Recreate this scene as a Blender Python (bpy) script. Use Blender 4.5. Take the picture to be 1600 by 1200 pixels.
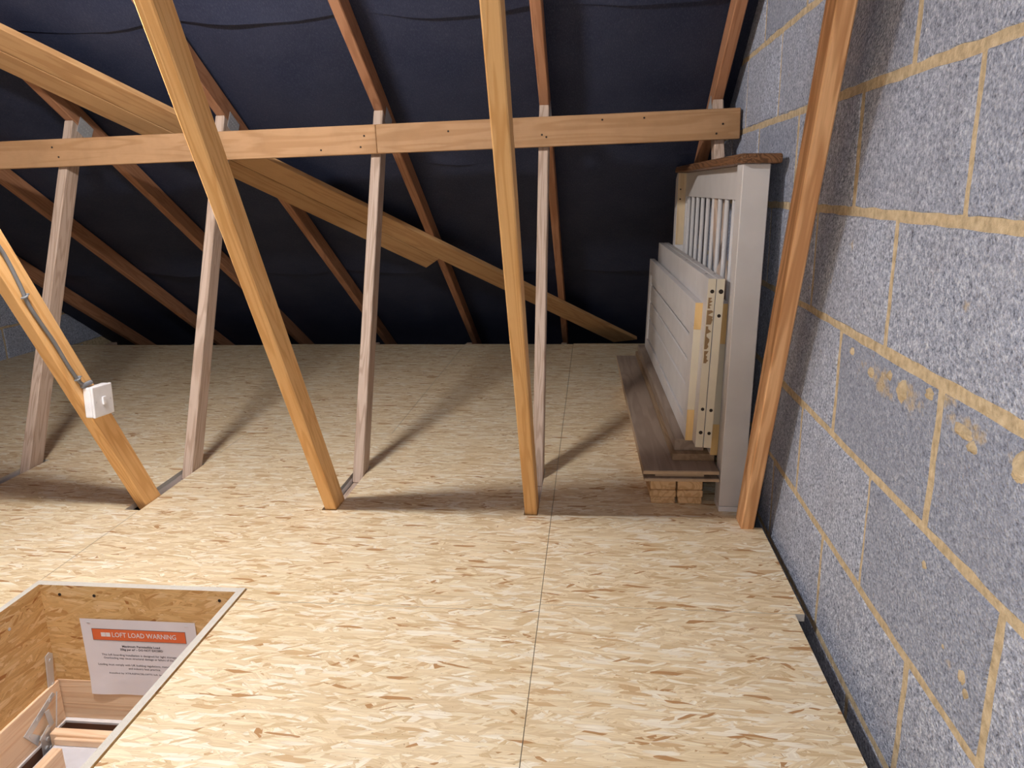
import bpy, bmesh, math, random
from mathutils import Vector, Matrix, Quaternion
random.seed(7)
C = bpy.context.scene
for o in list(bpy.data.objects): bpy.data.objects.remove(o)
COL = C.collection

# ---------------------------------------------------------------- camera
H = 0.915                                   # eye height above the loft boards
cr = Vector((0.99439348, 0.1038003, -0.02017692))
cu = Vector((-0.00670037, 0.25227888, 0.96763137))
cf = Vector((-0.10553063, 0.96207113, -0.25155998))
cam = bpy.data.cameras.new('camera'); cam_ob = bpy.data.objects.new('camera', cam); COL.objects.link(cam_ob)
m = Matrix((cr, cu, -cf)).transposed().to_4x4(); m.translation = (0, 0, H)
cam_ob.matrix_world = m
cam.sensor_fit = 'HORIZONTAL'; cam.sensor_width = 36; cam.lens = 36 * 1171.87 / 1600
cam.clip_start = 0.02; cam.clip_end = 50
C.camera = cam_ob

# ---------------------------------------------------------------- world, lights, exposure
w = bpy.data.worlds.new('world'); C.world = w; w.use_nodes = True
bg = w.node_tree.nodes['Background']; bg.inputs[0].default_value = (0.6, 0.7, 1, 1); bg.inputs[1].default_value = 0.02
C.view_settings.view_transform = 'Standard'; C.view_settings.look = 'None'
C.view_settings.gamma = 1; C.view_settings.use_curve_mapping = False
C.view_settings.exposure = 1.36
# a second lamp hangs in the half of the loft behind the viewer
LAMP2 = Vector((-1.6, -1.3, 1.10))
l2 = bpy.data.lights.new('rear_lamp', 'POINT'); l2.energy = 6.5; l2.shadow_soft_size = 0.22; l2.color = (1, 0.96, 0.92)
l2o = bpy.data.objects.new('rear_lamp', l2); l2o.location = LAMP2; COL.objects.link(l2o)
# a short tube lamp fixed between two truss diagonals, out of view at upper left
TUBE0 = Vector((-1.27, 1.135, 1.62)); TUBE1 = Vector((-0.95, 1.135, 1.62)); TUBE_R = 0.024; TUBE_STRENGTH = 235.0
# added fill beside the lens: a small weak light at the camera
fl = bpy.data.lights.new('camera_fill', 'POINT'); fl.energy = 6.5; fl.shadow_soft_size = 0.02; fl.color = (1, 0.96, 0.92)
flo = bpy.data.objects.new('camera_fill', fl); flo.location = Vector((0, 0, H)) + cu * 0.03 - cr * 0.03; COL.objects.link(flo)

# ---------------------------------------------------------------- node helper
class N:
    def __init__(s, name, rough=0.7, spec=0.3):
        s.m = bpy.data.materials.new(name); s.m.use_nodes = True; s.t = s.m.node_tree
        s.b = s.t.nodes['Principled BSDF']; s.b.inputs['Roughness'].default_value = rough
        s.b.inputs['Specular IOR Level'].default_value = spec
    def n(s, typ, **kw):
        d = s.t.nodes.new(typ)
        for k, v in kw.items(): setattr(d, k, v)
        return d
    def put(s, sock, v):
        if v is None: return
        if isinstance(v, bpy.types.NodeSocket): s.t.links.new(v, sock)
        else:
            if isinstance(v, (tuple, list)) and len(v) == 3 and sock.type == 'RGBA': v = (*v, 1)
            sock.default_value = v
    def math(s, op, a, b=None, clamp=False):
        d = s.n('ShaderNodeMath', operation=op, use_clamp=clamp); s.put(d.inputs[0], a); s.put(d.inputs[1], b); return d.outputs[0]
    def vmath(s, op, a, b=None):
        d = s.n('ShaderNodeVectorMath', operation=op); s.put(d.inputs[0], a)
        if b is not None: s.put(d.inputs[1], b)
        return d.outputs[0]
    def mix(s, f, a, b, mode='MIX'):
        d = s.n('ShaderNodeMix', data_type='RGBA', blend_type=mode); s.put(d.inputs[0], f); s.put(d.inputs[6], a); s.put(d.inputs[7], b); return d.outputs[2]
    def ramp(s, f, stops, interp='LINEAR'):
        d = s.n('ShaderNodeValToRGB'); s.put(d.inputs[0], f); cr_ = d.color_ramp; cr_.interpolation = interp
        while len(cr_.elements) < len(stops): cr_.elements.new(0.5)
        for e, (p, c) in zip(cr_.elements, stops):
            e.position = p; e.color = (*c, 1) if len(c) == 3 else c
        return d.outputs[0]
    def step(s, x, lo, hi):
        d = s.n('ShaderNodeMapRange'); s.put(d.inputs[0], x); d.inputs[1].default_value = lo; d.inputs[2].default_value = hi
        return d.outputs[0]
    def noise(s, v, scale, detail=2, rough=0.5, dist=0.0):
        d = s.n('ShaderNodeTexNoise'); s.put(d.inputs['Vector'], v); d.inputs['Scale'].default_value = scale
        d.inputs['Detail'].default_value = detail; d.inputs['Roughness'].default_value = rough; d.inputs['Distortion'].default_value = dist
        return d.outputs[0]
    def voro(s, v, scale, rnd=1.0, dim='3D', feature='F1'):
        d = s.n('ShaderNodeTexVoronoi', voronoi_dimensions=dim, feature=feature); s.put(d.inputs['Vector'], v)
        d.inputs['Scale'].default_value = scale; d.inputs['Randomness'].default_value = rnd; return d
    def bump(s, h, strength, dist=0.002):
        d = s.n('ShaderNodeBump'); s.put(d.inputs['Height'], h); d.inputs['Strength'].default_value = strength
        d.inputs['Distance'].default_value = dist; s.t.links.new(d.outputs[0], s.b.inputs['Normal'])
    def sep(s, v):
        d = s.n('ShaderNodeSeparateXYZ'); s.put(d.inputs[0], v); return d.outputs
    def comb(s, x, y, z=0.0):
        d = s.n('ShaderNodeCombineXYZ'); s.put(d.inputs[0], x); s.put(d.inputs[1], y); s.put(d.inputs[2], z); return d.outputs[0]
    def obj(s): return s.n('ShaderNodeTexCoord').outputs['Object']
    def pos(s): return s.n('ShaderNodeNewGeometry').outputs['Position']
    def rnd(s): return s.n('ShaderNodeObjectInfo').outputs['Random']
    def done(s, col=None):
        if col is not None: s.put(s.b.inputs['Base Color'], col)
        return s.m

def plain(name, col, rough=0.5, metal=0.0, bumpy=0.0, scale=200):
    k = N(name, rough); k.b.inputs['Metallic'].default_value = metal
    nz = k.noise(k.obj(), scale * 0.2, 3)
    c = k.mix(k.step(nz, 0.3, 0.7), tuple(x * 0.92 for x in col), col)
    if bumpy: k.bump(k.noise(k.obj(), scale, 2), bumpy)
    return k.done(c)

def osb_mat(name, ax, tint, dark=0.0):
    """oriented strand board: layers of stretched cells at several angles, each cell one strand"""
    k = N(name, 0.55, 0.25); P = k.sep(k.pos())
    V = k.comb(P[ax[0]], P[ax[1]])
    wn = k.n('ShaderNodeTexNoise'); k.put(wn.inputs['Vector'], V); wn.inputs['Scale'].default_value = 14; wn.inputs['Detail'].default_value = 3
    off = k.vmath('MULTIPLY', k.vmath('SUBTRACT', wn.outputs['Color'], (0.5, 0.5, 0.5)), (0.014, 0.010, 0))
    Vw = k.vmath('ADD', V, off)
    stops = [(0.0, (0.72, 0.55, 0.33)), (0.12, (0.84, 0.69, 0.46)), (0.30, (0.91, 0.79, 0.57)), (0.45, (0.78, 0.62, 0.40)),
             (0.56, (0.97, 0.89, 0.73)), (0.72, (0.86, 0.71, 0.48)), (0.84, (0.93, 0.79, 0.56)), (0.93, (0.66, 0.46, 0.26)), (0.975, (0.47, 0.25, 0.11))]
    col = None; hgt = None
    layers = [(0.02, 0.13, 0.034, 1.0), (0.38, 0.09, 0.024, 0.5), (-0.30, 0.095, 0.020, 0.5), (1.35, 0.06, 0.026, 0.28),
              (-0.80, 0.055, 0.013, 0.28), (0.70, 0.065, 0.012, 0.30), (-0.06, 0.13, 0.020, 0.5), (0.18, 0.08, 0.009, 0.34), (-0.45, 0.045, 0.008, 0.28), (0.05, 0.07, 0.012, 0.40)]
    for i, (th, L, W, p) in enumerate(layers):
        mp = k.n('ShaderNodeMapping'); k.put(mp.inputs[0], Vw); mp.inputs['Rotation'].default_value[2] = th
        mp.inputs['Location'].default_value = (i * 3.17, i * 1.71, 0)
        sv = k.vmath('MULTIPLY', mp.outputs[0], (1.25 / L, 1.22 / W, 1))
        vo = k.voro(sv, 1.0, 1.0, '2D')
        cc = k.sep(vo.outputs['Color'])
        base = k.ramp(cc[0], stops, 'CONSTANT')
        gr = k.noise(k.vmath('MULTIPLY', mp.outputs[0], (12, 300, 1)), 1.0, 3, 0.7)
        base = k.mix(k.step(gr, 0.34, 0.62), k.mix(0.34, base, (0.42, 0.26, 0.12)), base)
        # the strand's far edge is a little darker than its middle
        base = k.mix(k.math('MULTIPLY', k.step(vo.outputs['Distance'], 0.45, 0.85), 0.35), base, (0.45, 0.28, 0.13))
        h = k.math('ADD', k.math('MULTIPLY', cc[2], 0.8), k.math('MULTIPLY', gr, 0.25))
        if col is None: col, hgt = base, h
        else:
            mk = k.math('MULTIPLY', k.math('LESS_THAN', cc[1], p), k.math('LESS_THAN', vo.outputs['Distance'], 0.62))
            col = k.mix(mk, col, base)
            hm = k.n('ShaderNodeMix'); k.put(hm.inputs[0], mk); k.put(hm.inputs[2], hgt); k.put(hm.inputs[3], h); hgt = hm.outputs[0]
    spk = k.noise(k.vmath('MULTIPLY', V, (110, 260, 1)), 1.0, 2)
    col = k.mix(k.math('MULTIPLY', k.math('GREATER_THAN', spk, 0.72), 0.7), col, (0.20, 0.11, 0.05))
    fis = k.noise(k.vmath('MULTIPLY', Vw, (16, 300, 1)), 1.0, 3, 0.7)
    col = k.mix(k.math('MULTIPLY', k.step(fis, 0.64, 0.72), 0.55), col, (0.42, 0.27, 0.14))
    col = k.mix(k.math('MULTIPLY', k.step(fis, 0.38, 0.30), 0.45), col, (0.98, 0.92, 0.80))
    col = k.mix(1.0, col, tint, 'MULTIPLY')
    big = k.noise(V, 1.6, 2)
    col = k.mix(k.math('MULTIPLY', k.step(big, 0.35, 0.7), 0.12), col, (0.60, 0.42, 0.2))
    k.bump(hgt, 0.55, 0.0012)
    return k.done(col)

def wood_mat(name, c1, c2, ring=1.0, rough=0.6, dirt=0.0, knots=0.9):
    """sawn softwood, grain along the object's local Z"""
    k = N(name, rough, 0.25); O = k.obj(); r = k.rnd()
    O2 = k.vmath('ADD', O, k.comb(k.math('MULTIPLY', r, 37.0), k.math('MULTIPLY', r, 11.0), k.math('MULTIPLY', r, 5.0)))
    # knots push the grain aside
    kv = k.voro(k.vmath('MULTIPLY', O2, (6, 6, 2.6)), 1.0)
    kd = kv.outputs['Distance']; kn = k.step(kd, 0.16, 0.02)
    wp = k.vmath('MULTIPLY', O2, (1, 1, 0.06))
    n1 = k.noise(wp, 22, 2, 0.5, 0.6)
    rings = k.math('SINE', k.math('ADD', k.math('MULTIPLY', n1, 60 * ring), k.math('MULTIPLY', k.step(kd, 0.5, 0.0), 9)))
    rings = k.step(rings, -0.2, 0.9)
    fine = k.noise(k.vmath('MULTIPLY', O2, (1, 1, 0.025)), 420, 2, 0.6)
    col = k.mix(k.math('MULTIPLY', rings, 0.75), c1, c2)
    col = k.mix(k.math('MULTIPLY', k.step(fine, 0.4, 0.8), 0.35), col, c2)
    dk = tuple(x * 0.30 for x in c2)
    gate = k.math('GREATER_THAN', k.sep(kv.outputs['Color'])[0], 1 - 0.34 * knots)
    col = k.mix(k.math('MULTIPLY', kn, gate), col, dk)
    hv = k.n('ShaderNodeHueSaturation'); k.put(hv.inputs['Color'], col)
    k.put(hv.inputs['Value'], k.math('ADD', k.math('MULTIPLY', r, 0.18), 0.91)); col = hv.outputs[0]
    if dirt:
        dn = k.noise(O2, 9, 4, 0.6); col = k.mix(k.math('MULTIPLY', k.step(dn, 0.45, 0.75), dirt), col, tuple(x * 0.45 for x in c2))
    k.bump(k.math('ADD', rings, fine), 0.25, 0.0008)
    return k.done(col)

def block_mat():
    k = N('dense_concrete_block', 0.95, 0.1); P = k.pos(); r = k.rnd()
    n1 = k.noise(P, 170, 3, 0.7); n2 = k.noise(P, 70, 3, 0.6); n3 = k.noise(P, 7, 3)
    v = k.voro(P, 210).outputs['Distance']
    f = k.math('ADD', k.math('MULTIPLY', n1, 0.75), k.math('MULTIPLY', n2, 0.25))
    col = k.ramp(f, [(0.33, (0.07, 0.08, 0.12)), (0.42, (0.30, 0.34, 0.45)), (0.53, (0.50, 0.55, 0.70)), (0.66, (0.84, 0.90, 1.0))])
    col = k.mix(k.math('MULTIPLY', k.step(n3, 0.42, 0.68), 0.25), col, (0.33, 0.34, 0.40))
    col = k.mix(k.math('MULTIPLY', k.math('SUBTRACT', 1.0, k.step(r, 0.0, 0.6)), 0.50), col, (0.25, 0.28, 0.37))
    # cream mortar smeared and splashed on the faces
    S = k.sep(P)
    sm = k.noise(k.vmath('MULTIPLY', P, (1, 1, 1.3)), 11, 4, 0.65)
    band = k.math('SUBTRACT', 1.0, k.math('ABSOLUTE', k.math('MULTIPLY', k.math('SUBTRACT', S[2], 0.595), 14)), clamp=True)
    near = k.step(k.math('ABSOLUTE', k.math('SUBTRACT', S[1], 1.15)), 0.60, 0.25)
    amt = k.math('ADD', k.math('MULTIPLY', k.math('MULTIPLY', band, near), 0.20), sm)
    col = k.mix(k.math('MULTIPLY', k.step(amt, 0.70, 0.80), 0.8), col, (0.60, 0.47, 0.28))
    k.bump(k.math('ADD', k.math('MULTIPLY', n1, 1.0), k.math('MULTIPLY', v, 0.8)), 0.9, 0.004)
    return k.done(col)

def mortar_mat():
    k = N('cream_mortar', 0.95, 0.1); P = k.pos()
    n = k.noise(P, 60, 4, 0.6); n2 = k.noise(P, 260, 2)
    col = k.ramp(n, [(0.3, (0.42, 0.33, 0.21)), (0.55, (0.63, 0.51, 0.34)), (0.75, (0.74, 0.63, 0.45))])
    k.bump(k.math('ADD', n, k.math('MULTIPLY', n2, 0.4)), 1.0, 0.004)
    return k.done(col)

def felt_mat():
    k = N('roofing_felt', 0.62, 0.35); P = k.pos()
    wv = k.noise(k.vmath('MULTIPLY', P, (1, 0.25, 0.25)), 420, 2); g = k.noise(P, 900, 1); b = k.noise(P, 5, 4, 0.6)
    col = k.mix(k.step(b, 0.3, 0.75), (0.015, 0.022, 0.055), (0.030, 0.037, 0.074))
    col = k.mix(k.math('MULTIPLY', k.step(wv, 0.5, 0.8), 0.35), col, (0.13, 0.135, 0.18))
    k.bump(k.math('ADD', wv, k.math('ADD', g, k.math('MULTIPLY', b, 5))), 0.5, 0.002)
    return k.done(col)

M = {}
M['osb_floor'] = osb_mat('oriented_strand_board', (0, 1), (1.03, 1.04, 1.06))
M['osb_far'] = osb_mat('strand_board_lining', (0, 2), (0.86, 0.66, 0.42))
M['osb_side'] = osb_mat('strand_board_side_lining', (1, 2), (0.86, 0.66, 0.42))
M['osb_edge'] = plain('strand_board_edge', (0.70, 0.66, 0.60), 0.9, 0, 0.8, 500)
M['web'] = wood_mat('orange_softwood', (0.82, 0.50, 0.22), (0.68, 0.36, 0.13), 0.8)
M['strut'] = wood_mat('faded_softwood', (0.58, 0.45, 0.37), (0.40, 0.285, 0.215), 1.0)
M['rafter'] = wood_mat('red_brown_softwood', (0.43, 0.215, 0.12), (0.32, 0.145, 0.075), 0.7)
M['binder'] = wood_mat('tan_softwood', (0.47, 0.28, 0.15), (0.38, 0.21, 0.10), 0.4, 0.7, 0.25)
M['brace'] = wood_mat('golden_softwood', (0.54, 0.32, 0.15), (0.43, 0.23, 0.10), 0.4, 0.7, 0.15)
M['pine'] = wood_mat('planed_pine', (0.90, 0.68, 0.48), (0.80, 0.54, 0.34), 0.7)
M['gable'] = wood_mat('figured_softwood', (0.84, 0.50, 0.26), (0.52, 0.24, 0.10), 0.45)
M['batten'] = wood_mat('pale_batten', (0.74, 0.50, 0.28), (0.55, 0.32, 0.15), 0.6)
M['cap'] = wood_mat('dark_waxed_pine', (0.24, 0.12, 0.06), (0.07, 0.033, 0.016), 1.8, 0.45)
M['raw_pine'] = wood_mat('unpainted_pine', (0.70, 0.56, 0.38), (0.58, 0.42, 0.25), 0.5)
M['tan_board'] = wood_mat('tan_board', (0.36, 0.25, 0.16), (0.26, 0.17, 0.10), 0.4, knots=0)
M['yellow_pine'] = wood_mat('yellow_pine_edge', (0.84, 0.58, 0.27), (0.74, 0.48, 0.20), 0.3, knots=0)
M['laminate'] = wood_mat('grey_brown_laminate', (0.34, 0.26, 0.205), (0.25, 0.185, 0.145), 0.35, 0.5)
M['laminate_core'] = plain('laminate_core', (0.50, 0.36, 0.24), 0.8, 0, 0.3, 400)
M['paint'] = plain('off_white_paint', (0.68, 0.655, 0.66), 0.45, 0, 0.08, 60)
M['paint_worn'] = plain('worn_cream_paint', (0.72, 0.65, 0.52), 0.6, 0, 0.15, 60)
M['glue'] = plain('bare_fibre', (0.30, 0.19, 0.10), 0.9, 0, 0.8, 300)
M['dark'] = plain('dark_hole', (0.03, 0.022, 0.018), 0.8)
M['steel'] = plain('galvanised_steel', (0.72, 0.73, 0.76), 0.42, 0.55, 0.1, 80)
M['plastic'] = plain('white_plastic', (0.82, 0.81, 0.84), 0.3)
M['cable'] = plain('grey_cable_sheath', (0.20, 0.21, 0.23), 0.5)
M['paper'] = plain('white_paper', (0.80, 0.77, 0.82), 0.7, 0, 0.15, 20)
M['orange'] = plain('orange_print', (0.80, 0.17, 0.055), 0.6)
M['ink'] = plain('dark_ink', (0.10, 0.09, 0.11), 0.7)
M['white_print'] = plain('white_print', (0.85, 0.8, 0.8), 0.6)
M['white_panel'] = plain('white_hatch_panel', (0.72, 0.73, 0.80), 0.4)
M['brown_reveal'] = plain('brown_reveal', (0.42, 0.22, 0.14), 0.7)
M['plaster'] = plain('plasterboard_back', (0.20, 0.19, 0.18), 0.9)
M['block'] = block_mat(); M['mortar'] = mortar_mat(); M['felt'] = felt_mat()
em = N('lit_bulb'); em.b.inputs['Emission Color'].default_value = (1.0, 0.96, 0.92, 1); em.b.inputs['Emission Strength'].default_value = TUBE_STRENGTH
M['bulb'] = em.done((0.9, 0.9, 0.9))

# ---------------------------------------------------------------- build helpers
BASE = Matrix()
def tag(o, label=None, cat=None, group=None, kind=None):
    if label: o['label'] = label
    if cat: o['category'] = cat
    if group: o['group'] = group
    if kind: o['kind'] = kind
    return o
def empty(name, loc, label=None, cat=None, group=None, kind=None):
    o = bpy.data.objects.new(name, None); COL.objects.link(o); o.location = loc; o.empty_display_size = 0.05
    return tag(o, label, cat, group, kind)
def wmat(o):
    return (wmat(o.parent) @ o.matrix_basis) if o.parent else o.matrix_basis.copy()
def link(name, me, mat, parent=None, MW=None):
    o = bpy.data.objects.new(name, me); COL.objects.link(o)
    if isinstance(mat, str): mat = M[mat]
    if mat and not me.materials: me.materials.append(mat)
    MW = BASE @ (MW or Matrix())
    if parent: o.parent = parent; o.matrix_basis = wmat(parent).inverted() @ MW
    else: o.matrix_basis = MW
    return o
def me_of(bm, name='m', smooth=False):
    bmesh.ops.recalc_face_normals(bm, faces=bm.faces)
    me = bpy.data.meshes.new(name); bm.to_mesh(me); bm.free()
    if smooth:
        for p in me.polygons: p.use_smooth = True
    return me
def addbox(bm, a, b):
    vs = [bm.verts.new((x, y, z)) for x in (a[0], b[0]) for y in (a[1], b[1]) for z in (a[2], b[2])]
    for f in ((0, 1, 3, 2), (4, 6, 7, 5), (0, 4, 5, 1), (2, 3, 7, 6), (0, 2, 6, 4), (1, 5, 7, 3)): bm.faces.new([vs[i] for i in f])
    return vs
def bevel(bm, r, seg=1):
    bmesh.ops.bevel(bm, geom=list(bm.edges), offset=r, segments=seg, affect='EDGES', profile=0.5)
def box(name, a, b, mat, parent=None, r=0.0, seg=1, local_long=True):
    """axis-aligned box; the object's local Z runs along its longest side so the grain follows it"""
    a = Vector(a); b = Vector(b); c = (a + b) / 2; s = b - a
    ax = max(range(3), key=lambda i: abs(s[i])) if local_long else 2
    R = {0: Matrix.Rotation(math.pi / 2, 4, 'Y'), 1: Matrix.Rotation(-math.pi / 2, 4, 'X'), 2: Matrix()}[ax]
    ls = R.to_3x3().inverted() @ s; ls = Vector([abs(x) / 2 for x in ls])
    bm = bmesh.new(); addbox(bm, -ls, ls)
    if r: bevel(bm, r, seg)
    return link(name, me_of(bm, name), mat, parent, Matrix.Translation(c) @ R)
def beam(name, p0, p1, w, d, mat, parent=None, side=(1, 0, 0), r=0.003, cut0=None, cut1=None):
    """straight timber from p0 to p1 (centre line): w along 'side', d across. cut = world plane (point, normal) to trim an end"""
    p0 = Vector(p0); p1 = Vector(p1); z = (p1 - p0).normalized(); x = Vector(side); x = (x - z * x.dot(z)).normalized(); y = z.cross(x)
    L = (p1 - p0).length
    bm = bmesh.new(); addbox(bm, (-w / 2, -d / 2, -L / 2), (w / 2, d / 2, L / 2))
    R = Matrix((x, y, z)).transposed().to_4x4(); R.translation = (p0 + p1) / 2
    if cut0 or cut1:
        inv = R.inverted(); i3 = inv.to_3x3()
        for cc in (cut0, cut1):
            if cc:
                g = bmesh.ops.bisect_plane(bm, geom=list(bm.verts) + list(bm.edges) + list(bm.faces), plane_co=inv @ Vector(cc[0]), plane_no=i3 @ Vector(cc[1]), clear_outer=True)
                e = [q for q in g['geom_cut'] if isinstance(q, bmesh.types.BMEdge)]
                if e: bmesh.ops.contextual_create(bm, geom=e)
    if r: bevel(bm, r)
    return link(name, me_of(bm, name), mat, parent, R)
def prism(name, pts, thick, nrm, mat, parent=None, r=0.0, grain=None):
    """polygon (world points) extruded by thick along nrm"""
    nrm = Vector(nrm).normalized(); pts = [Vector(p) for p in pts]; c = sum(pts, Vector()) / len(pts)
    z = Vector(grain).normalized() if grain else (pts[1] - pts[0]).normalized(); z = (z - nrm * z.dot(nrm)).normalized(); x = nrm; y = z.cross(x)
    R = Matrix((x, y, z)).transposed().to_4x4(); R.translation = c; inv = R.inverted()
    bm = bmesh.new(); A = [bm.verts.new(inv @ p) for p in pts]; B = [bm.verts.new(inv @ (p + nrm * thick)) for p in pts]
    bm.faces.new(A); bm.faces.new(B[::-1]); n = len(pts)
    for i in range(n): bm.faces.new((A[i], B[i], B[(i + 1) % n], A[(i + 1) % n]))
    bmesh.ops.recalc_face_normals(bm, faces=bm.faces)
    if r: bevel(bm, r)
    return link(name, me_of(bm, name), mat, parent, R)
def tube(bm, pts, rad, seg=8):
    pts = [Vector(p) for p in pts]; rings = []
    for i, p in enumerate(pts):
        t = (pts[min(i + 1, len(pts) - 1)] - pts[max(i - 1, 0)]).normalized()
        a = t.orthogonal().normalized() if i == 0 else (a - t * a.dot(t)).normalized()
        b = t.cross(a); rings.append([bm.verts.new(p + (a * math.cos(q) + b * math.sin(q)) * rad) for q in [2 * math.pi * j / seg for j in range(seg)]])
    for r0, r1 in zip(rings, rings[1:]):
        for j in range(seg): bm.faces.new((r0[j], r0[(j + 1) % seg], r1[(j + 1) % seg], r1[j]))
    bm.faces.new(rings[0][::-1]); bm.faces.new(rings[-1])
def disc(name, c, nrm, rad, thick, mat, parent, seg=12, dome=False):
    nrm = Vector(nrm).normalized(); bm = bmesh.new(); tube(bm, [Vector(), nrm * thick], rad, seg)
    return link(name, me_of(bm, name), mat, parent, Matrix.Translation(Vector(c)))

# ================================================================ THE ROOM SHELL
WX = 0.498                                   # face of the gable wall
LX = -3.45                                   # face of the far-left gable
def roofz(y, off=0.0): return 1.470 + off - 0.628 * (y - 2.378)      # underside of rafters on the far slope
RN = Vector((0, 0.628, 1)).normalized()      # outward normal of that slope
FELT = 0.092
# ---- gable wall of concrete blocks
Z0 = 1.3086; Y0 = 1.0905
wall = empty('wall_right', (WX, 1.5, 0), kind='structure')
box('mortar_bed', (WX + 0.0002, -3.0, -0.42), (WX + 0.05, 5.4, 2.75), 'mortar', wall)
def block_mesh(L, Hh, seed):
    rr = random.Random(seed); bm = bmesh.new(); T = 0.03
    n = 10; mth = 6; vs = []
    # front face outline with slightly ragged arrises, chamfered edge back to the mortar
    def loop(inset, x, jit):
        out = []
        for i in range(n): out.append((-L / 2 + L * i / n, -Hh / 2))
        for i in range(mth): out.append((L / 2, -Hh / 2 + Hh * i / mth))
        for i in range(n): out.append((L / 2 - L * i / n, Hh / 2))
        for i in range(mth): out.append((-L / 2, Hh / 2 - Hh * i / mth))
        res = []
        for (y, z) in out:
            yy = max(-L / 2 + inset, min(L / 2 - inset, y)); zz = max(-Hh / 2 + inset, min(Hh / 2 - inset, z))
            res.append(bm.verts.new((x, yy + rr.uniform(-jit, jit), zz + rr.uniform(-jit, jit))))
        return res
    a = loop(0.0, T, 0.0); b = loop(0.0, 0.0015, 0.0018); c = loop(0.004, -0.002, 0.0022)
    k = len(a)
    for p, q in ((a, b), (b, c)):
        for i in range(k): bm.faces.new((p[i], p[(i + 1) % k], q[(i + 1) % k], q[i]))
    bm.faces.new(c)
    return me_of(bm, 'block')
bmeshes = [block_mesh(0.4345, 0.2105, s) for s in range(4)]
for row in range(-7, 7):
    zc = Z0 - 0.225 * row - 0.1125
    for mcol in range(-10, 18):
        par = 1 if row % 2 == 0 else 0
        yc = Y0 + 0.225 * (2 * mcol + par) + 0.225
        if yc < -0.8 or yc > 4.9 or zc < -0.4: continue
        lim = roofz(yc, 0.2) if yc > 0.6 else 2.7
        if zc - 0.11 > lim: continue
        o = link('block', bmeshes[random.randrange(4)], 'block', wall, Matrix.Translation((WX + random.uniform(-0.001, 0.001), yc + random.uniform(-0.002, 0.002), zc + random.uniform(-0.0015, 0.0015))))
# mortar splashes left on the block faces
def blob(y, z, ry, rz, t, seed):
    rr = random.Random(seed); bm = bmesh.new(); n = 12; c = bm.verts.new((-t, 0, 0)); prev = None; rings = []
    for q, hgt in ((0.55, t * 0.8), (1.0, -0.001)):
        rings.append([bm.verts.new((-hgt * rr.uniform(0.6, 1.2) if hgt > 0 else 0.002, ry * q * math.cos(2 * math.pi * i / n) * rr.uniform(0.7, 1.2), rz * q * math.sin(2 * math.pi * i / n) * rr.uniform(0.7, 1.2))) for i in range(n)])
    for i in range(n):
        bm.faces.new((c, rings[0][i], rings[0][(i + 1) % n])); bm.faces.new((rings[0][i], rings[1][i], rings[1][(i + 1) % n], rings[0][(i + 1) % n]))
    link('mortar_splash', me_of(bm, 'mortar_splash', True), 'mortar', wall, Matrix.Translation((WX - 0.0015, y, z)))
for i, (y, z, ry, rz, t) in enumerate([(1.219, .590, .018, .022, .008), (1.36, .585, .014, .012, .006), (1.276, .600, .010, .010, .005), (1.465, .602, .012, .010, .004),
        (1.123, .610, .014, .012, .006), (1.012, .588, .034, .013, .005), (0.985, .575, .014, .010, .006), (0.876, .590, .020, .024, .008), (1.072, .360, .013, .010, .003),
        (0.988, .278, .007, .006, .002), (0.93, .270, .016, .016, .003), (0.915, .255, .012, .012, .003)]): blob(y, z, ry, rz, t, i)
# ---- far-left gable
wl = empty('wall_left', (LX, 1.5, 0), kind='structure')
box('mortar_bed', (LX - 0.05, -3.0, -0.42), (LX - 0.004, 5.4, 2.75), 'mortar', wl)
for row in range(-6, 7):
    zc = Z0 - 0.225 * row - 0.1125
    for mcol in range(-2, 18):
        yc = Y0 + 0.225 * (2 * mcol + (row % 2)) + 0.225
        if yc < 1.0 or yc > 4.9 or zc < -0.4 or zc - 0.11 > roofz(yc, 0.2): continue
        link('block', bmeshes[random.randrange(4)], 'block', wl, Matrix.Translation((LX, yc, zc)) @ Matrix.Rotation(math.pi, 4, 'Z'))
# ---- roof: sheets of dark felt sagging between the rafters
ceil = empty('ceiling', (-1.5, 0.6, 2.6), kind='structure')
XC = [0.4275 - 0.6 * i for i in range(7)]     # truss centres
def felt_sheet(y0, y1, zoff, slope=1, tail=0.0):
    rr = random.Random(int(y0 * 100)); bm = bmesh.new(); nx = 66; ny = 12; g = []
    ph = rr.uniform(0, 6)
    for j in range(ny + 1):
        y = y0 + (y1 - y0) * j / ny; row = []
        for i in range(nx + 1):
            x = LX - 0.01 + (WX + 0.02 - LX) * i / nx
            u = ((x - XC[0]) / 0.6) % 1.0
            sag = 0.022 * math.sin(math.pi * u) ** 1.2
            wr = 0.004 * math.sin(7 * x + 5 * y + ph) + 0.003 * math.sin(19 * x - 11 * y + 2 * ph)
            e = (j / ny)
            lip = tail * max(0, e - 0.9) / 0.1 * (0.6 + 0.4 * math.sin(9 * x + ph))
            edge = 0.010 * math.sin(5.3 * x + ph) if j == ny else 0
            z = 1.470 + FELT + zoff - 0.628 * (y - 2.378) - (sag + max(wr, -0.004) * math.sin(math.pi * u)) - lip
            yy = y + edge
            if slope < 0: yy = 1.2 - yy
            row.append(bm.verts.new((x, yy, z)))
        g.append(row)
    for j in range(ny):
        for i in range(nx): bm.faces.new((g[j][i], g[j][i + 1], g[j + 1][i + 1], g[j + 1][i]))
    o = link('felt_sheet', me_of(bm, 'felt_sheet', True), 'felt', ceil)
    return o
yl = [0.585, 1.05, 1.78, 2.53, 3.22, 4.07, 5.45]
for i in range(6): felt_sheet(yl[i] - (0.10 if i else 0), yl[i + 1], 0.012 if i % 2 else 0.004, 1, 0.008)
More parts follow.
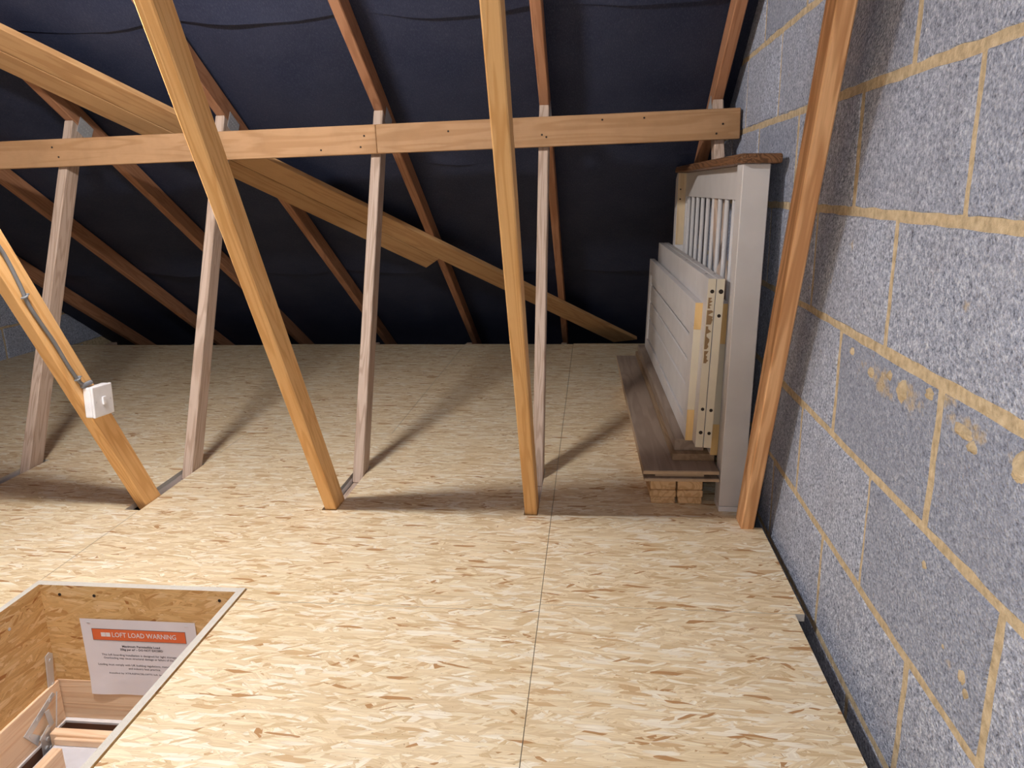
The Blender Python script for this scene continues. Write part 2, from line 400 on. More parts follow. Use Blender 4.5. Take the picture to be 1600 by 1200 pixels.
for a, b in ((0.585, 1.8), (1.7, 3.0), (2.9, 4.2)): felt_sheet(a, b, 0.006, -1)
# ---- below the boards
tr = empty('trim_1', (-1.5, 1.0, -0.4), kind='structure')
for a, b in (((LX, -3.0), (-1.42, 5.4)), ((-0.76, -3.0), (WX, 5.4)), ((-1.42, 1.60), (-0.76, 5.4)), ((-1.42, -3.0), (-0.76, 0.40))):
    box('plasterboard', (a[0], a[1], -0.43), (b[0], b[1], -0.405), 'plaster', tr)

# ---- floor of strand-board panels with slots round the truss timbers
floor = empty('floor', (-1.0, 2.0, 0), kind='structure')
TH = 0.018
def board(x0, y0, x1, y1, holes=()):
    """one strand-board panel; holes are rectangles left open"""
    xs = sorted({x0, x1, *[h[0] for h in holes], *[h[2] for h in holes]}); ys = sorted({y0, y1, *[h[1] for h in holes], *[h[3] for h in holes]})
    xs = [x for x in xs if x0 <= x <= x1]; ys = [y for y in ys if y0 <= y <= y1]
    bm = bmesh.new(); V = {}
    def v(i, j, k):
        if (i, j, k) not in V:
            V[(i, j, k)] = bm.verts.new((xs[i], ys[j], -TH * k))
        return V[(i, j, k)]
    def solid(i, j):
        if i < 0 or j < 0 or i >= len(xs) - 1 or j >= len(ys) - 1: return False
        cx = (xs[i] + xs[i + 1]) / 2; cy = (ys[j] + ys[j + 1]) / 2
        return not any(h[0] < cx < h[2] and h[1] < cy < h[3] for h in holes)
    for i in range(len(xs) - 1):
        for j in range(len(ys) - 1):
            if not solid(i, j): continue
            bm.faces.new((v(i, j, 0), v(i + 1, j, 0), v(i + 1, j + 1, 0), v(i, j + 1, 0)))
            bm.faces.new((v(i, j, 1), v(i, j + 1, 1), v(i + 1, j + 1, 1), v(i + 1, j, 1)))
            for di, dj, p, q in ((-1, 0, (i, j), (i, j + 1)), (1, 0, (i + 1, j), (i + 1, j + 1)), (0, -1, (i, j), (i + 1, j)), (0, 1, (i, j + 1), (i + 1, j + 1))):
                if not solid(i + di, j + dj):
                    f = bm.faces.new((v(*p, 0), v(*q, 0), v(*q, 1), v(*p, 1))); f.material_index = 1
    me = me_of(bm, 'strand_board'); me.materials.append(M['osb_floor']); me.materials.append(M['osb_edge'])
    return link('strand_board', me, None, floor)
G = 0.0007
S = [(xc - 0.021, 1.995, xc + 0.020, 2.372) for xc in XC]     # slots
S[2] = (XC[2] - 0.026, 1.998, XC[2] + 0.0195, 2.365); S[1] = (XC[1] - 0.0205, 1.998, XC[1] + 0.0195, 2.372)
S[3] = (XC[3] - 0.030, 1.965, XC[3] + 0.0195, 2.36)
R1, R2, R3 = 1.49, 3.05, 4.45
xa, xb, xc_ = -0.113, -0.757, -1.355
# front row (camera side of the hatch line), right of the hatch
board(-0.817, -1.2, xa - G, R1 - G); board(xa + G, -1.2, 0.447, 1.52 - G)
# main row, from the hatch line back past the truss feet
board(xa + G, 1.52 + G, 0.468, 2.72, [(0.432, 1.955, 0.6, 2.8)])
board(xc_ + G, 1.541, xa - G, 2.72, [S[1], S[2], S[3]])
board(-0.817 , R1 + G, xa - G, 1.541 - G)
board(-2.60, 1.541, xc_ - G, 2.72, [S[3], S[4]])
board(LX, 1.541, -2.60 - 2 * G, 2.72, [S[5], S[6]])
# next row back
board(xa + G, 2.72 + G, 0.428, R3 + 0.03); board(-0.775 + G, 2.72 + G, xa - G, R3 + 0.012); board(-1.99, 2.72 + G, -0.775 - G, R3); board(LX, 2.72 + G, -1.99 - 2 * G, R3 - 0.03)
# left of the hatch and behind the viewer
board(LX, -1.2, -1.357, 1.541 - G); board(-1.357, -1.2, -0.817 - G, 0.40)
board(LX, -3.0, 0.447, -1.2 - G)

# ================================================================ ROOF TRUSSES
def truss(i, xc, label, web='web', gable=False):
    root = empty('roof_truss', (xc, 2.1, -0.12), label, 'truss', None)
    WD = 0.035
    dr = Vector((0, 1, -0.628)).normalized()
    def rp(y, off): return Vector((xc, y, roofz(y))) + RN * off
    # rafter (top chord): 72 mm deep
    beam('rafter', rp(0.62, 0.0365) , rp(5.3, 0.0365), WD, 0.073, 'rafter', root)
    q0 = Vector((xc, 1.2 - 0.62, roofz(0.62))); q1 = Vector((xc, 1.2 - 4.2, roofz(4.2))); n2 = Vector((0, -0.628, 1)).normalized()
    beam('rafter', q0 + n2 * 0.0365, q1 + n2 * 0.0365, WD, 0.073, 'rafter', root)
    # ceiling tie under the boards (cut short at the hatch)
    for (a, b) in (((0.0, -2.9), (0.0, 4.62)),):
        beam('ceiling_tie', (xc, a[1], -TH - 0.040), (xc, b[1], -TH - 0.040), WD, 0.072, 'strut', root)
    # long diagonal from the tie up to the ridge
    if gable: fy = lambda z: 1.945 - 0.412 * z
    else: fy = lambda z: 2.003 - 0.534 * z
    sl = 0.412 if gable else 0.534
    dz = Vector((0, -sl, 1)).normalized(); nb = Vector((0, 1, sl)).normalized()
    top = 2.45
    z1 = top
    beam('diagonal_web', Vector((xc, fy(-0.022), -0.022)) + nb * 0.036 - dz * 0.06, Vector((xc, fy(z1), z1)) + nb * 0.036, WD, 0.072, 'gable' if gable else web, root, cut0=((xc, 2, -0.021), (0, 0, -1)))
    # strut from the same foot out to the middle of the rafter
    sy = lambda z: 2.272 + 0.443 * z
    ds = Vector((0, 0.443, 1)).normalized(); ns = Vector((0, 1, -0.443)).normalized()
    a = Vector((xc, sy(-0.022), -0.022)) + ns * 0.034 - ds * 0.08; b = Vector((xc, sy(1.35), 1.35)) + ns * 0.034
    beam('strut', a, b, WD, 0.068, 'strut', root, cut0=((xc, 2, -0.021), (0, 0, -1)), cut1=(Vector((xc, 2.378, 1.470 - 0.001)), tuple(RN)))
    # nail plates
    pc = rp(2.86, 0.005); 
    for s in ((1, -1) if not gable else (-1,)):
        x = xc + s * 0.0186
        u = dr; v = RN
        pts = [Vector((x, pc.y, pc.z)) + u * a_ + v * b_ for a_, b_ in ((-0.035, -0.032), (0.045, -0.032), (0.045, 0.032), (-0.035, 0.032))]
        bm = bmesh.new(); L0 = [bm.verts.new(p) for p in pts]; L1 = [bm.verts.new(p + Vector((s * 0.001, 0, 0))) for p in pts]
        bm.faces.new(L0); bm.faces.new(L1[::-1])
        for q in range(4): bm.faces.new((L0[q], L1[q], L1[(q + 1) % 4], L0[(q + 1) % 4]))
        for aa in range(6):
            for bb in range(4):
                p = Vector((x + s * 0.001, pc.y, pc.z)) + u * (-0.028 + aa * 0.0125) + v * (-0.024 + bb * 0.0155)
                addbox(bm, (p.x - 0.0006, p.y - 0.003, p.z - 0.001), (p.x + 0.0006, p.y + 0.003, p.z + 0.001))
        link('nail_plate', me_of(bm, 'nail_plate'), 'steel', root)
    # plate over the foot of both webs, showing in the slot
    for s in ((1, -1)):
        x = xc + s * 0.0178
        prism('nail_plate', [(x, 2.09, -0.075), (x, 2.27, -0.075), (x, 2.27, -0.006), (x, 2.09, -0.006)], 0.0008, (s, 0, 0), 'steel', root)
    return root
labels = ['roof truss against the concrete block gable wall, behind the white headboard',
          'roof truss next to the floor seam, its diagonal standing upright in mid picture',
          'roof truss on the right side of the hatch, bare orange diagonal without cable',
          'roof truss carrying the white light switch and grey cable',
          'roof truss with wide pale strut at far left of the picture, no diagonal in view',
          'roof truss beyond the leftmost pale strut, only its rafter seen reaching the floor',
          'farthest roof truss, lowest dark rafter by the left gable wall']
trs = [truss(i, XC[i], labels[i], gable=(i == 0)) for i in range(7)]

# ---- cross timbers
def binder(x0, x1, z0, z1, label, yf=2.700):
    # front face stands in front of the struts
    c0 = Vector((x0, yf + 0.017, z0)); c1 = Vector((x1, yf + 0.017, z1))
    return tag(beam('binder', c0, c1, 0.034, 0.098, 'binder', None, side=(0, 1, 0), r=0.002), label, 'timber')
zb = lambda x: 1.100 + 0.0140 * (x + 0.37)
b1 = binder(-3.4, -0.7585, zb(-3.4), zb(-0.7585), 'long horizontal timber across the left struts, left of the black joint line')
b2 = binder(-0.757, 0.487, zb(-0.757), zb(0.487), 'horizontal timber across the struts ending at the block wall above the headboard')
# nails and knots on the binders
def nails(parent, pts):
    for x, dz in pts: disc('nail_head', (x, 2.6990, zb(x) + dz), (0, -1, 0), 0.0035, 0.0012, 'dark', parent, 8)
nails(b1, [(-0.80, .012), (-0.815, -.025), (-0.96, -.03), (-1.36, .02), (-1.37, -.02), (-1.98, .02), (-1.96, -.015)])
nails(b2, [(-0.50, .015), (-0.30, .03), (-0.175, -.01), (-0.16, -.018), (0.03, .03), (0.17, .03), (0.43, .0), (0.41, -.03)])
# ---- diagonal braces nailed to the underside of the rafters
def onslope(x, y, off): return Vector((x, y, roofz(y))) + RN * off
def brace(pts, label):
    P = [onslope(x, y, -0.0235) for x, y in pts]
    return tag(prism('diagonal_brace', P, 0.022, RN, 'brace', None, r=0.0015, grain=P[1] - P[0]), label, 'timber')
# direction of both boards measured along the slope
# upper board: top edge and lower edge lines
tx = lambda y: -1.867 + (y - 2.394) * (0.253 + 1.867) / (4.687 - 2.394)
sx = lambda y: -1.938 + (y - 2.469) * (0.098 + 1.938) / (4.715 - 2.469)
lx_ = lambda y: -2.006 + (y - 2.540) * (-0.853 + 2.006) / (3.843 - 2.540)
brace([(tx(0.95), 0.95), (tx(4.72), 4.72), (sx(4.76), 4.76), (sx(1.03), 1.03)], 'upper long diagonal brace board running under the rafters down to the floor edge')
brace([(sx(1.05) - 0.008, 1.05), (sx(3.765) - 0.008, 3.765), (lx_(3.843), 3.843), (lx_(1.13), 1.13)], 'lower diagonal brace board with an angled cut end near mid picture')

# ================================================================ LOFT HATCH
hx0, hx1, hy0, hy1 = -1.340, -0.836, 0.42, 1.520
hl = empty('hatch_lining', ((hx0 + hx1) / 2, 1.0, -0.3), 'strand board lining around the loft hatch with a rough pale top edge', 'hatch lining')
def panel2(name, a, b, mat, top='osb_edge'):
    bm = bmesh.new(); addbox(bm, a, b); me = me_of(bm, name); me.materials.append(M[mat]); me.materials.append(M[top])
    for p in me.polygons:
        if abs(p.normal.z) > 0.9: p.material_index = 1
    return link(name, me, None, hl)
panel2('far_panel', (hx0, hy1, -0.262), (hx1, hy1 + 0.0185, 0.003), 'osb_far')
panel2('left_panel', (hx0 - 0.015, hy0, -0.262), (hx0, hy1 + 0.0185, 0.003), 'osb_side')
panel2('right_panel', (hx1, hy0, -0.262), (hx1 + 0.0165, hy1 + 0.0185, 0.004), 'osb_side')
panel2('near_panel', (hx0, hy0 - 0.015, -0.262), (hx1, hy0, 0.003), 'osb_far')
for x, y, n in ((-1.29, hy1, (0, -1, 0)), (-0.88, hy1, (0, -1, 0)), (-1.20, hy1, (0, -1, 0))): disc('screw_head', (x, y, -0.022), n, 0.004, 0.001, 'dark', hl, 8)
disc('screw_head', (hx0, 1.41, -0.05), (1, 0, 0), 0.004, 0.001, 'steel', hl, 8)
fr = empty('hatch_casing', ((hx0 + hx1) / 2, 1.0, -0.4), 'pale planed pine frame inside the hatch below the strand board lining', 'hatch frame')
FT, FB = -0.262, -0.375
box('far_rail', (hx0 - 0.012, hy1 - 0.0008, FB), (hx1 + 0.012, hy1 + 0.016, FT), 'pine', fr, 0.001)
box('left_rail', (hx0 - 0.012, hy0, FB), (hx0 + 0.006, hy1 - 0.0045, FT), 'pine', fr, 0.001)
box('right_rail', (hx1 - 0.006, hy0, FB), (hx1 + 0.012, hy1 - 0.0045, FT), 'pine', fr, 0.001)
# white seal under the frame and the brown reveal below it
box('seal', (hx0 - 0.012, hy1 - 0.012, FB - 0.006), (hx1 + 0.012, hy1 + 0.016, FB), 'plastic', fr)
box('seal', (hx0 - 0.012, hy0, FB - 0.006), (hx0 + 0.010, hy1 - 0.012, FB), 'plastic', fr)
box('reveal', (hx0 - 0.012, hy1 + 0.001, FB - 0.14), (hx1 + 0.012, hy1 + 0.016, FB - 0.006), 'brown_reveal', fr)
box('reveal', (hx0 - 0.012, hy0, FB - 0.14), (hx0 + 0.0, hy1, FB - 0.006), 'brown_reveal', fr)
box('reveal', (hx1 + 0.0, hy0, FB - 0.14), (hx1 + 0.012, hy1, FB - 0.006), 'brown_reveal', fr)
# hatch door lying below: pine rail and white panel
dr_ = empty('hatch_door', (-1.09, 1.1, -0.52), 'white hatch door panel with pine edge rail at the bottom of the opening', 'hatch door')
box('edge_rail', (hx0 + 0.020, 1.438, -0.400), (hx1 - 0.015, 1.462, -0.357), 'pine', dr_, 0.002)
box('bead', (hx0 + 0.038, 1.428, -0.3815), (hx1 - 0.015, 1.4375, -0.364), 'pine', dr_, 0.001)
box('panel', (hx0 + 0.036, 0.45, -0.392), (hx1 - 0.015, 1.4375, -0.382), 'white_panel', dr_)
# stringer of the folded ladder
ld = empty('folding_ladder', (-1.15, 1.2, -0.5), 'pine side rail of the folded loft ladder, at the bottom left corner', 'ladder')
# ---- hinge arms
hg = empty('hinge', (hx0 + 0.01, 1.45, -0.35), 'zinc plated folding hinge arm screwed inside the hatch at its far left corner', 'hinge')

# ---- warning sheet
sg = empty('warning_sign', (-1.10, hy1 - 0.002, -0.19), 'white paper loft load warning sheet with an orange header, stapled inside the hatch', 'sign')

# ================================================================ SWITCH AND CABLE
FX = XC[3] + 0.0175
sw = empty('light_switch', (FX + 0.001, 1.845, 0.38), 'white square plastic light switch box on the cabled orange diagonal', 'switch')

# ================================================================ HEADBOARD STACK
hb = empty('headboard', (0.40, 2.7, 0), 'off-white slatted double headboard with dark wooden cap standing against the block wall', 'headboard')
# --- headboard (local frame: x away from the viewer's left, y along, z up)
def base(x, y, z, m, lean): return Matrix.Translation((x, y, z)) @ Matrix.Rotation(math.atan(m), 4, 'Z') @ Matrix.Rotation(math.atan(lean), 4, 'Y')
BASE = base(0.367, 2.056, 0.0, 0.024, 0.017)
HL = 1.31
for y0 in (0, HL - 0.07):
    box('post', (0, y0, 0.0155), (0.07, y0 + 0.07, 0.966), 'paint', hb, 0.002)
    box('foot', (0.0, y0, 0.0), (0.07, y0 + 0.07, 0.015), 'plastic', hb, 0.001)
o = box('cap_rail', (-0.012, -0.022, 0.9665), (0.094, HL + 0.015, 0.991), 'cap', hb, 0.006, 2); tag(o, 'dark brown waxed wooden cap')
box('top_rail', (0.034, 0.0705, 0.872), (0.054, HL - 0.0705, 0.966), 'paint', hb, 0.001)
box('bottom_rail', (0.034, 0.0705, 0.24), (0.054, HL - 0.0705, 0.35), 'paint', hb, 0.001)
box('stile', (0.034, 0.0705, 0.3505), (0.054, 0.225, 0.8715), 'paint', hb, 0.001)
box('stile', (0.034, HL - 0.085, 0.3505), (0.054, HL - 0.0705, 0.8715), 'paint', hb, 0.001)
o = box('bracket_pad', (0.001, HL - 0.0722, 0.672), (0.0335, HL - 0.0702, 0.965), 'raw_pine', hb); tag(o, 'bare wood patch with two screw holes')
for z in (0.86, 0.90): disc('screw_hole', (0.012, HL - 0.0726, z), (0, 1, 0), 0.0035, 0.001, 'dark', o, 8)
smesh = None
for k in range(9):
    yy = 0.285 + 0.1135 * k
    if smesh is None:
        bm = bmesh.new(); tube(bm, [(0, 0, -0.2615), (0, 0, 0.2615)], 0.0078, 14); smesh = me_of(bm, 'spindle', True)
    link('spindle', smesh, 'paint', hb, Matrix.Translation((0.044, yy, 0.611)))
BASE = Matrix()
# --- loose pieces stacked against it
def jag(par, x0, x1, z0, z1, y, seed):
    rr = random.Random(seed); n = 9; pts = [(x0, z0)]
    for i in range(n + 1): pts.append((x0 + (x1 - x0) * (rr.uniform(0.15, 1.0)), z0 + (z1 - z0) * i / n))
    pts.append((x0, z1))
    prism('bare_patch', [(p[0], y, p[1]) for p in pts], 0.0008, (0, -1, 0), 'glue', par)
def slatted(x, y, z, mirror, label, L=1.38, Hh=0.412):
    """framed board panel: two through rails, two stiles, narrow boards between"""
    global BASE
    t = empty('bed_footboard', (x, y, z), label, 'bed part'); BASE = base(x, y, z, 0.020, 0.035)
    T = 0.021
    f0, f1 = (0.0, 0.006) if not mirror else (T, T - 0.006)
    box('rail', (0, 0.0015, 0), (T, L, 0.050), 'paint', t, 0.0012); box('rail', (0, 0.0015, 0.345), (T, L, Hh), 'paint', t, 0.0012)
    box('end_grain', (0.0003, 0, 0.0003), (T - 0.0003, 0.0014, 0.095), 'yellow_pine', t); box('end_grain', (0.0003, 0, 0.335), (T - 0.0003, 0.0014, Hh - 0.0003), 'yellow_pine', t)
    o = box('stile', (0.0, 0.0015, 0.0505), (T, 0.075, 0.3445), 'paint', t, 0.001)
    box('edge_strip', (0.0003, 0.0, 0.0955), (T - 0.0003, 0.0014, 0.3345), 'paint_worn', t)
    box('stile', (0.0, L - 0.07, 0.0505), (T, L, 0.3445), 'paint', t, 0.001)
    for a, b in ((0.0525, 0.1440), (0.1490, 0.2205), (0.2255, 0.2985), (0.3035, 0.3430)):
        box('board', (0.005, 0.0755, a), (0.014, L - 0.0705, b), 'paint', t, 0.0035)
    BASE = Matrix(); return t
slatted(0.2775, 2.160, 0.1805, False, 'off-white grooved bed panel at the front of the leaning stack, with yellow wood edge ends')
slatted(0.349, 2.140, 0.1425, True, 'bed panel wedged at the back of the stack against the headboard post, brown edge ends', 1.12, 0.450)
def solidp(x, y, label, holes, patch):
    global BASE
    t = empty('bed_side_board', (x, y, 0.181), label, 'bed board'); BASE = base(x, y, 0.1805, 0.012, 0.034)
    box('board', (0, 0.0012, 0), (0.0215, 1.40, 0.487), 'paint', t, 0.0015)
    box('edge_strip', (0.0004, 0, 0.0004), (0.0211, 0.0011, 0.4866), 'paint_worn', t)
    for z, r in holes: disc('dowel_hole', (0.0125, 0.0002, z), (0, -1, 0), r, 0.0006, 'dark', t, 12)
    for yy in (0.12, 0.55): disc('screw_hole', (0.012, yy, 0.4868), (0, 0, 1), 0.004, 0.0006, 'dark', t, 10)
    if patch:
        jag(t, 0.003, 0.021, 0.29, 0.355, -0.0001, 3); jag(t, 0.003, 0.021, 0.36, 0.40, -0.0001, 5); jag(t, 0.004, 0.017, 0.405, 0.435, -0.0001, 9); jag(t, 0.004, 0.018, 0.25, 0.285, -0.0001, 11)
    BASE = Matrix()
solidp(0.2995, 2.100, 'off-white solid bed board with brown torn patches on its front edge', [(0.452, .0055), (0.115, .005), (0.045, .0055)], True)
solidp(0.3225, 2.096, 'solid bed board with clean cream edge and dowel holes, right of the torn-edged one', [(0.452, .0065), (0.385, .005), (0.113, .005), (0.044, .005)], False)
# laminate planks and battens under the panels
BASE = Matrix.Translation((0.15, 2.06, 0)) @ Matrix.Rotation(math.atan(0.021), 4, 'Z') @ Matrix.Translation((-0.15, -2.06, 0))
def plank(a, b, label, mat='laminate'):
    t = empty('laminate_plank', BASE @ Vector(((a[0] + b[0]) / 2, a[1], a[2])), label, 'plank')
    box('core', a, (b[0], b[1], b[2] - 0.0022), 'laminate_core', t)
    box('wear_layer', (a[0] + 0.001, a[1] + 0.001, b[2] - 0.002), (b[0] - 0.001, b[1] - 0.001, b[2]), mat, t)
plank((0.153, 2.060, 0.0880), (0.3665, 3.62, 0.0975), 'lowest laminate plank, lying straight on the batten stack')
plank((0.186, 2.075, 0.0980), (0.326, 3.55, 0.1085), 'narrow middle laminate plank set back between two wider ones')
plank((0.151, 2.062, 0.1090), (0.366, 3.60, 0.1205), 'wide grey brown laminate plank on top of the plank pile')
o = tag(box('timber_board', (0.243, 2.145, 0.1210), (0.366, 3.60, 0.1420), 'tan_board', None, 0.001), 'flat tan board on the laminate planks under the bed panels', 'board')
o = tag(box('timber_board', (0.252, 2.175, 0.1425), (0.338, 3.58, 0.1790), 'laminate', None, 0.001), 'upper brown board directly carrying the leaning bed panels', 'board')
bl = ['bottom batten of the left column under the planks', 'middle batten of the left column under the planks', 'thick top batten of the left column under the planks',
      'bottom batten of the right column under the planks', 'middle batten of the right column under the planks', 'thick top batten of the right column under the planks']
k = 0
for x0, x1 in ((0.174, 0.2515), (0.2535, 0.329)):
    for z0, z1, dy in ((0.0, 0.0215, 0.004), (0.022, 0.0445, 0.0), (0.045, 0.0875, 0.002)):
        tag(box('batten', (x0 + dy, 2.098 + dy, z0), (x1 - dy / 2, 3.50 + dy, z1), 'batten', None, 0.004, 2), bl[k], 'batten', 'battens under the laminate planks'); k += 1

# --- warning sheet
BASE = Matrix.Translation((-1.248, hy1 - 0.0015, -0.084)) @ Matrix.Rotation(math.pi / 2, 4, 'X')   # local x right, y up, z towards the viewer
bm = bmesh.new(); nx, ny = 24, 18; PW, PH = 0.2985, 0.212; g = []
for j in range(ny + 1):
    row = []
    for i in range(nx + 1):
        u, v = i / nx, j / ny
        zc = 0.0012 + 0.004 * max(0, v - 0.8) * math.sin(9 * u + 1) / 0.2 + 0.010 * max(0, u + (1 - v) - 1.75) + 0.001 * math.sin(6 * u) * math.sin(3 * v)
        row.append(bm.verts.new((PW * u, -PH * v, max(0.0006, zc) if v > 0.75 else 0.0010)))
    g.append(row)
for j in range(ny):
    for i in range(nx): bm.faces.new((g[j][i], g[j][i + 1], g[j + 1][i + 1], g[j + 1][i]))
link('sheet', me_of(bm, 'sheet', True), 'paper', sg)
hd = box('header', (0.028, -0.0575, 0.0012), (0.270, -0.0265, 0.0016), 'orange', sg)
for a, b in (((0.0275, -0.0270), (0.2705, -0.0262)), ((0.0275, -0.058), (0.2705, -0.0572)), ((0.0275, -0.058), (0.0283, -0.0262)), ((0.2697, -0.058), (0.2705, -0.0262))):
    box('border', (a[0], a[1], 0.0013), (b[0], b[1], 0.0018), 'ink', hd)
for x in (0.0505, 0.0630): box('square_mark', (x, -0.0475, 0.0015), (x + 0.0115, -0.0365, 0.0019), 'white_print', hd, local_long=False)
def text(name, s, x, y, width, size, mat, par, align='LEFT', bold=0.0):
    cu_ = bpy.data.curves.new(name, 'FONT'); cu_.body = s; cu_.size = size; cu_.align_x = align; cu_.align_y = 'CENTER'; cu_.offset = bold; cu_.resolution_u = 2
    tmp = bpy.data.objects.new(name, cu_); COL.objects.link(tmp); dg = bpy.context.evaluated_depsgraph_get(); dg.update()
    me = bpy.data.meshes.new_from_object(tmp.evaluated_get(dg)); bpy.data.objects.remove(tmp); me.materials.clear()
    xs = [v.co.x for v in me.vertices]; wd = max(xs) - min(xs); sc = width / wd; mid = 0 if align == 'CENTER' else min(xs)
    if align == 'CENTER': mid = (max(xs) + min(xs)) / 2
    for v in me.vertices: v.co.x = (v.co.x - mid) * sc
    link(name, me, mat, par, Matrix.Translation((x, y, 0.0021 if par is hd else 0.0016)))
text('heading', 'LOFT LOAD WARNING', 0.0795, -0.0422, 0.166, 0.0185, 'white_print', hd, 'LEFT', 0.0002)
for s, y, wd, sz, b in (('Maximum Permissible Load', -.0735, .099, .0078, .00022), ('25kg per m\u00b2 \u2013 DO NOT EXCEED', -.0825, .112, .0078, .00022),
        ('This loft boarding installation is designed for light storage only.', -.0985, .214, .0078, .00006), ('Overloading may cause structural damage or failure of the ceiling.', -.1075, .206, .0078, .00006),
        ('Loading must comply with UK building regulations, manufacturer guidance', -.1265, .242, .0078, .00006), ('and industry best practice.', -.1360, .084, .0078, .00006),
        ('Installed by XTRASPACELOFTS loft ladder specialists', -.1505, .190, .0062, .00006)):
    text('text_line', s, 0.150, y, wd, sz, 'ink', sg, 'CENTER', b)
for x, y in ((0.022, -0.010), (0.276, -0.010), (0.016, -0.200)): box('staple', (x - 0.005, y - 0.0006, 0.001), (x + 0.005, y + 0.0006, 0.0022), 'steel', sg)

# --- light switch on the diagonal
BASE = Matrix.Translation((FX + 0.0002, 1.845, 0.379)) @ Matrix.Rotation(math.radians(-4), 4, 'X')
def rbox(name, a, b, mat, par, r, seg=3):
    return box(name, a, b, mat, par, r, seg, local_long=False)
h_ = 0.0425
rbox('back_box', (0, -h_ + .001, -h_ + .001), (0.0205, h_ - .001, h_ - .001), 'plastic', sw, 0.004)
fp = rbox('face_plate', (0.0210, -h_, -h_), (0.0290, h_, h_), 'plastic', sw, 0.0032)
rk = rbox('rocker', (0.0285, -0.0065, -0.011), (0.0335, 0.0065, 0.011), 'plastic', sw, 0.0015)
for s in (-1, 1): disc('screw', (0.0288, s * 0.030, 0), (1, 0, 0), 0.0028, 0.0006, 'steel', fp, 12)
BASE = Matrix()
# cable clipped down the diagonal
cab = empty('cable', (FX + 0.004, 1.7, 0.6), 'grey cable clipped along the orange diagonal above the switch', 'cable')
cz = [(1.22, 1.55), (1.40, 1.21), (1.53, 0.965), (1.600, 0.825), (1.622, 0.785), (1.650, 0.715), (1.664, 0.672), (1.692, 0.622), (1.730, 0.560), (1.762, 0.497), (1.794, 0.445), (1.812, 0.430)]
def smooth(p, n=4):
    out = []
    for i in range(len(p) - 1):
        q0, q1, q2, q3 = p[max(i - 1, 0)], p[i], p[i + 1], p[min(i + 2, len(p) - 1)]
        for k in range(n):
            t = k / n; out.append(tuple(0.5 * ((2 * b) + (-a + c) * t + (2 * a - 5 * b + 4 * c - d) * t * t + (-a + 3 * b - 3 * c + d) * t ** 3) for a, b, c, d in zip(q0, q1, q2, q3)))
    out.append(p[-1]); return out
bm = bmesh.new(); tube(bm, [(FX + 0.0052, y, z) for y, z in smooth(cz)], 0.0048, 8)
link('sheath', me_of(bm, 'sheath', True), 'cable', cab)
def clip(y, z):
    bm = bmesh.new(); d = Vector((0, 0.42, -0.9)).normalized(); n = Vector((0, 0.9, 0.42)).normalized()
    tube(bm, [Vector((FX + 0.001, y, z)) - n * 0.0075, Vector((FX + 0.0085, y, z)) - n * 0.006, Vector((FX + 0.0118, y, z)), Vector((FX + 0.0085, y, z)) + n * 0.006, Vector((FX + 0.001, y, z)) + n * 0.0075], 0.0026, 6)
    tube(bm, [Vector((FX + 0.0005, y, z)) + n * 0.010, Vector((FX + 0.010, y, z)) + n * 0.010], 0.0022, 6)
    link('cable_clip', me_of(bm, 'cable_clip'), 'cable', cab)
for p in ((1.658, 0.690), (1.790, 0.453), (1.42, 1.17)): clip(*p)
bm = bmesh.new(); tube(bm, [(FX + 0.006, 1.800, 0.430), (FX + 0.006, 1.838, 0.432)], 0.0062, 10); link('gland', me_of(bm, 'gland'), 'cable', cab)

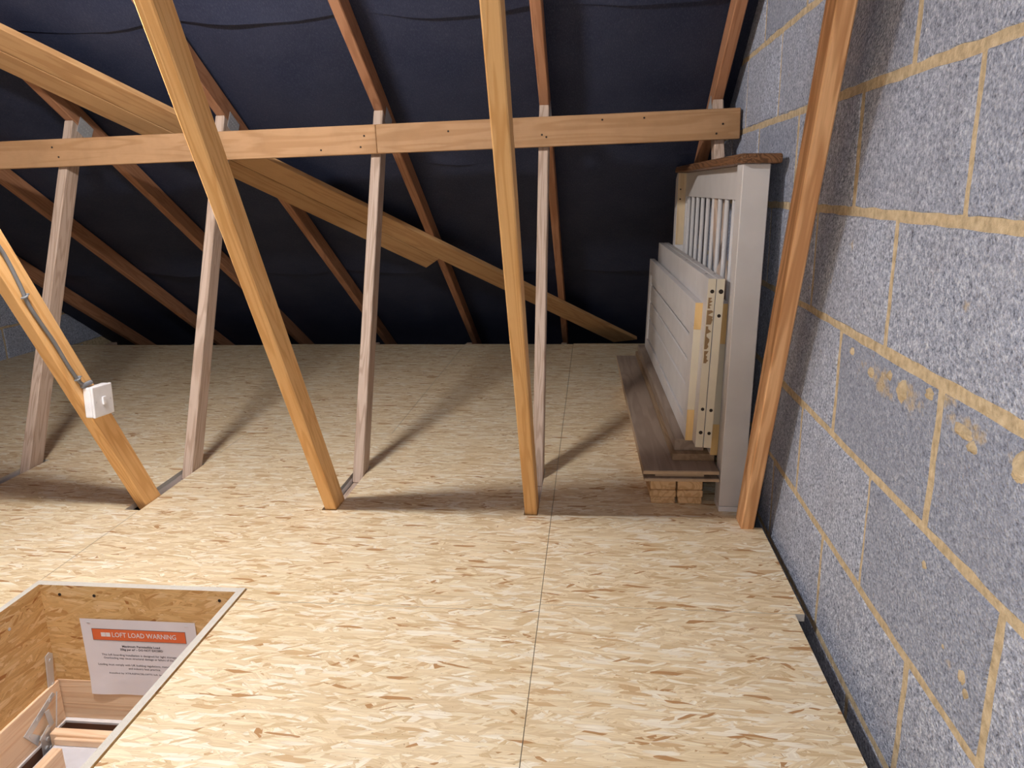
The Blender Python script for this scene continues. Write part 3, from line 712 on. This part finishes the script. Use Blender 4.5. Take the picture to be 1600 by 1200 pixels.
# --- hinge
XX = hx0 + 0.0065
def plate(name, pts, mat='steel', x=XX, t=0.0022): return prism(name, [(x, y, z) for y, z in pts], t, (1, 0, 0), mat, hg, r=0.0004)
plate('strap', [(1.492, -0.180), (1.506, -0.176), (1.517, -0.186), (1.500, -0.292), (1.480, -0.284)], x=hx0 + 0.001)
for y, z in ((1.505, -.198), (1.499, -.262)): disc('screw', (hx0 + 0.0032, y, z), (1, 0, 0), 0.0042, 0.0015, 'steel', hg, 10)
bm_pts = [(1.484, -0.280), (1.492, -0.286), (1.396, -0.326), (1.412, -0.360), (1.404, -0.372), (1.376, -0.326)]
plate('side_plate', [(1.486, -0.276), (1.494, -0.286), (1.402, -0.330), (1.378, -0.318)])
plate('side_plate', [(1.378, -0.318), (1.402, -0.328), (1.424, -0.352), (1.412, -0.372)])
for y, z in ((1.474, -.289), (1.427, -.308), (1.397, -.331)): disc('screw', (XX + 0.0022, y, z), (1, 0, 0), 0.0045, 0.0015, 'steel', hg, 10)
plate('link_arm', [(1.441, -0.298), (1.455, -0.300), (1.462, -0.345), (1.447, -0.347)], x=XX + 0.010)
plate('link_arm', [(1.412, -0.355), (1.445, -0.338), (1.449, -0.346), (1.416, -0.364)], x=XX + 0.008)
plate('pivot_plate', [(1.418, -0.352), (1.452, -0.345), (1.450, -0.425), (1.414, -0.425)], x=XX + 0.006)
for y, z in ((1.437, -.372), (1.430, -.392), (1.441, -.400)): disc('rivet', (XX + 0.008, y, z), (1, 0, 0), 0.0055, 0.003, 'steel', hg, 12)
bm = bmesh.new(); tube(bm, [(XX + 0.012, 1.488, -0.275), (XX + 0.012, 1.452, -0.415)], 0.0016, 6); link('rod', me_of(bm, 'rod'), 'steel', hg)
# --- ladder stringer
box('stringer', (-1.249, 0.60, -0.3815), (-1.224, 1.362, -0.328), 'pine', ld, 0.001)
# ---- the tube lamp that lights the loft, out of view at upper left
tl = empty('tube_lamp', (TUBE0 + TUBE1) / 2, 'lit white tube lamp between two truss diagonals above the hatch', 'lamp')
bm = bmesh.new(); tube(bm, [TUBE0, TUBE1], TUBE_R, 12)
link('tube', me_of(bm, 'tube', True), 'bulb', tl)
td = (TUBE1 - TUBE0).normalized()
box('tray', (-1.3565, 1.110, 1.675), (-0.7935, 1.160, 1.700), 'plastic', tl, 0.002)
for e, sgn in ((TUBE0, -1), (TUBE1, 1)):
    box('end_holder', tuple(e + td * sgn * 0.008 - Vector((0.006, 0.012, 0.012))), tuple(e + td * sgn * 0.008 + Vector((0.006, 0.012, 0.0548))), 'plastic', tl)
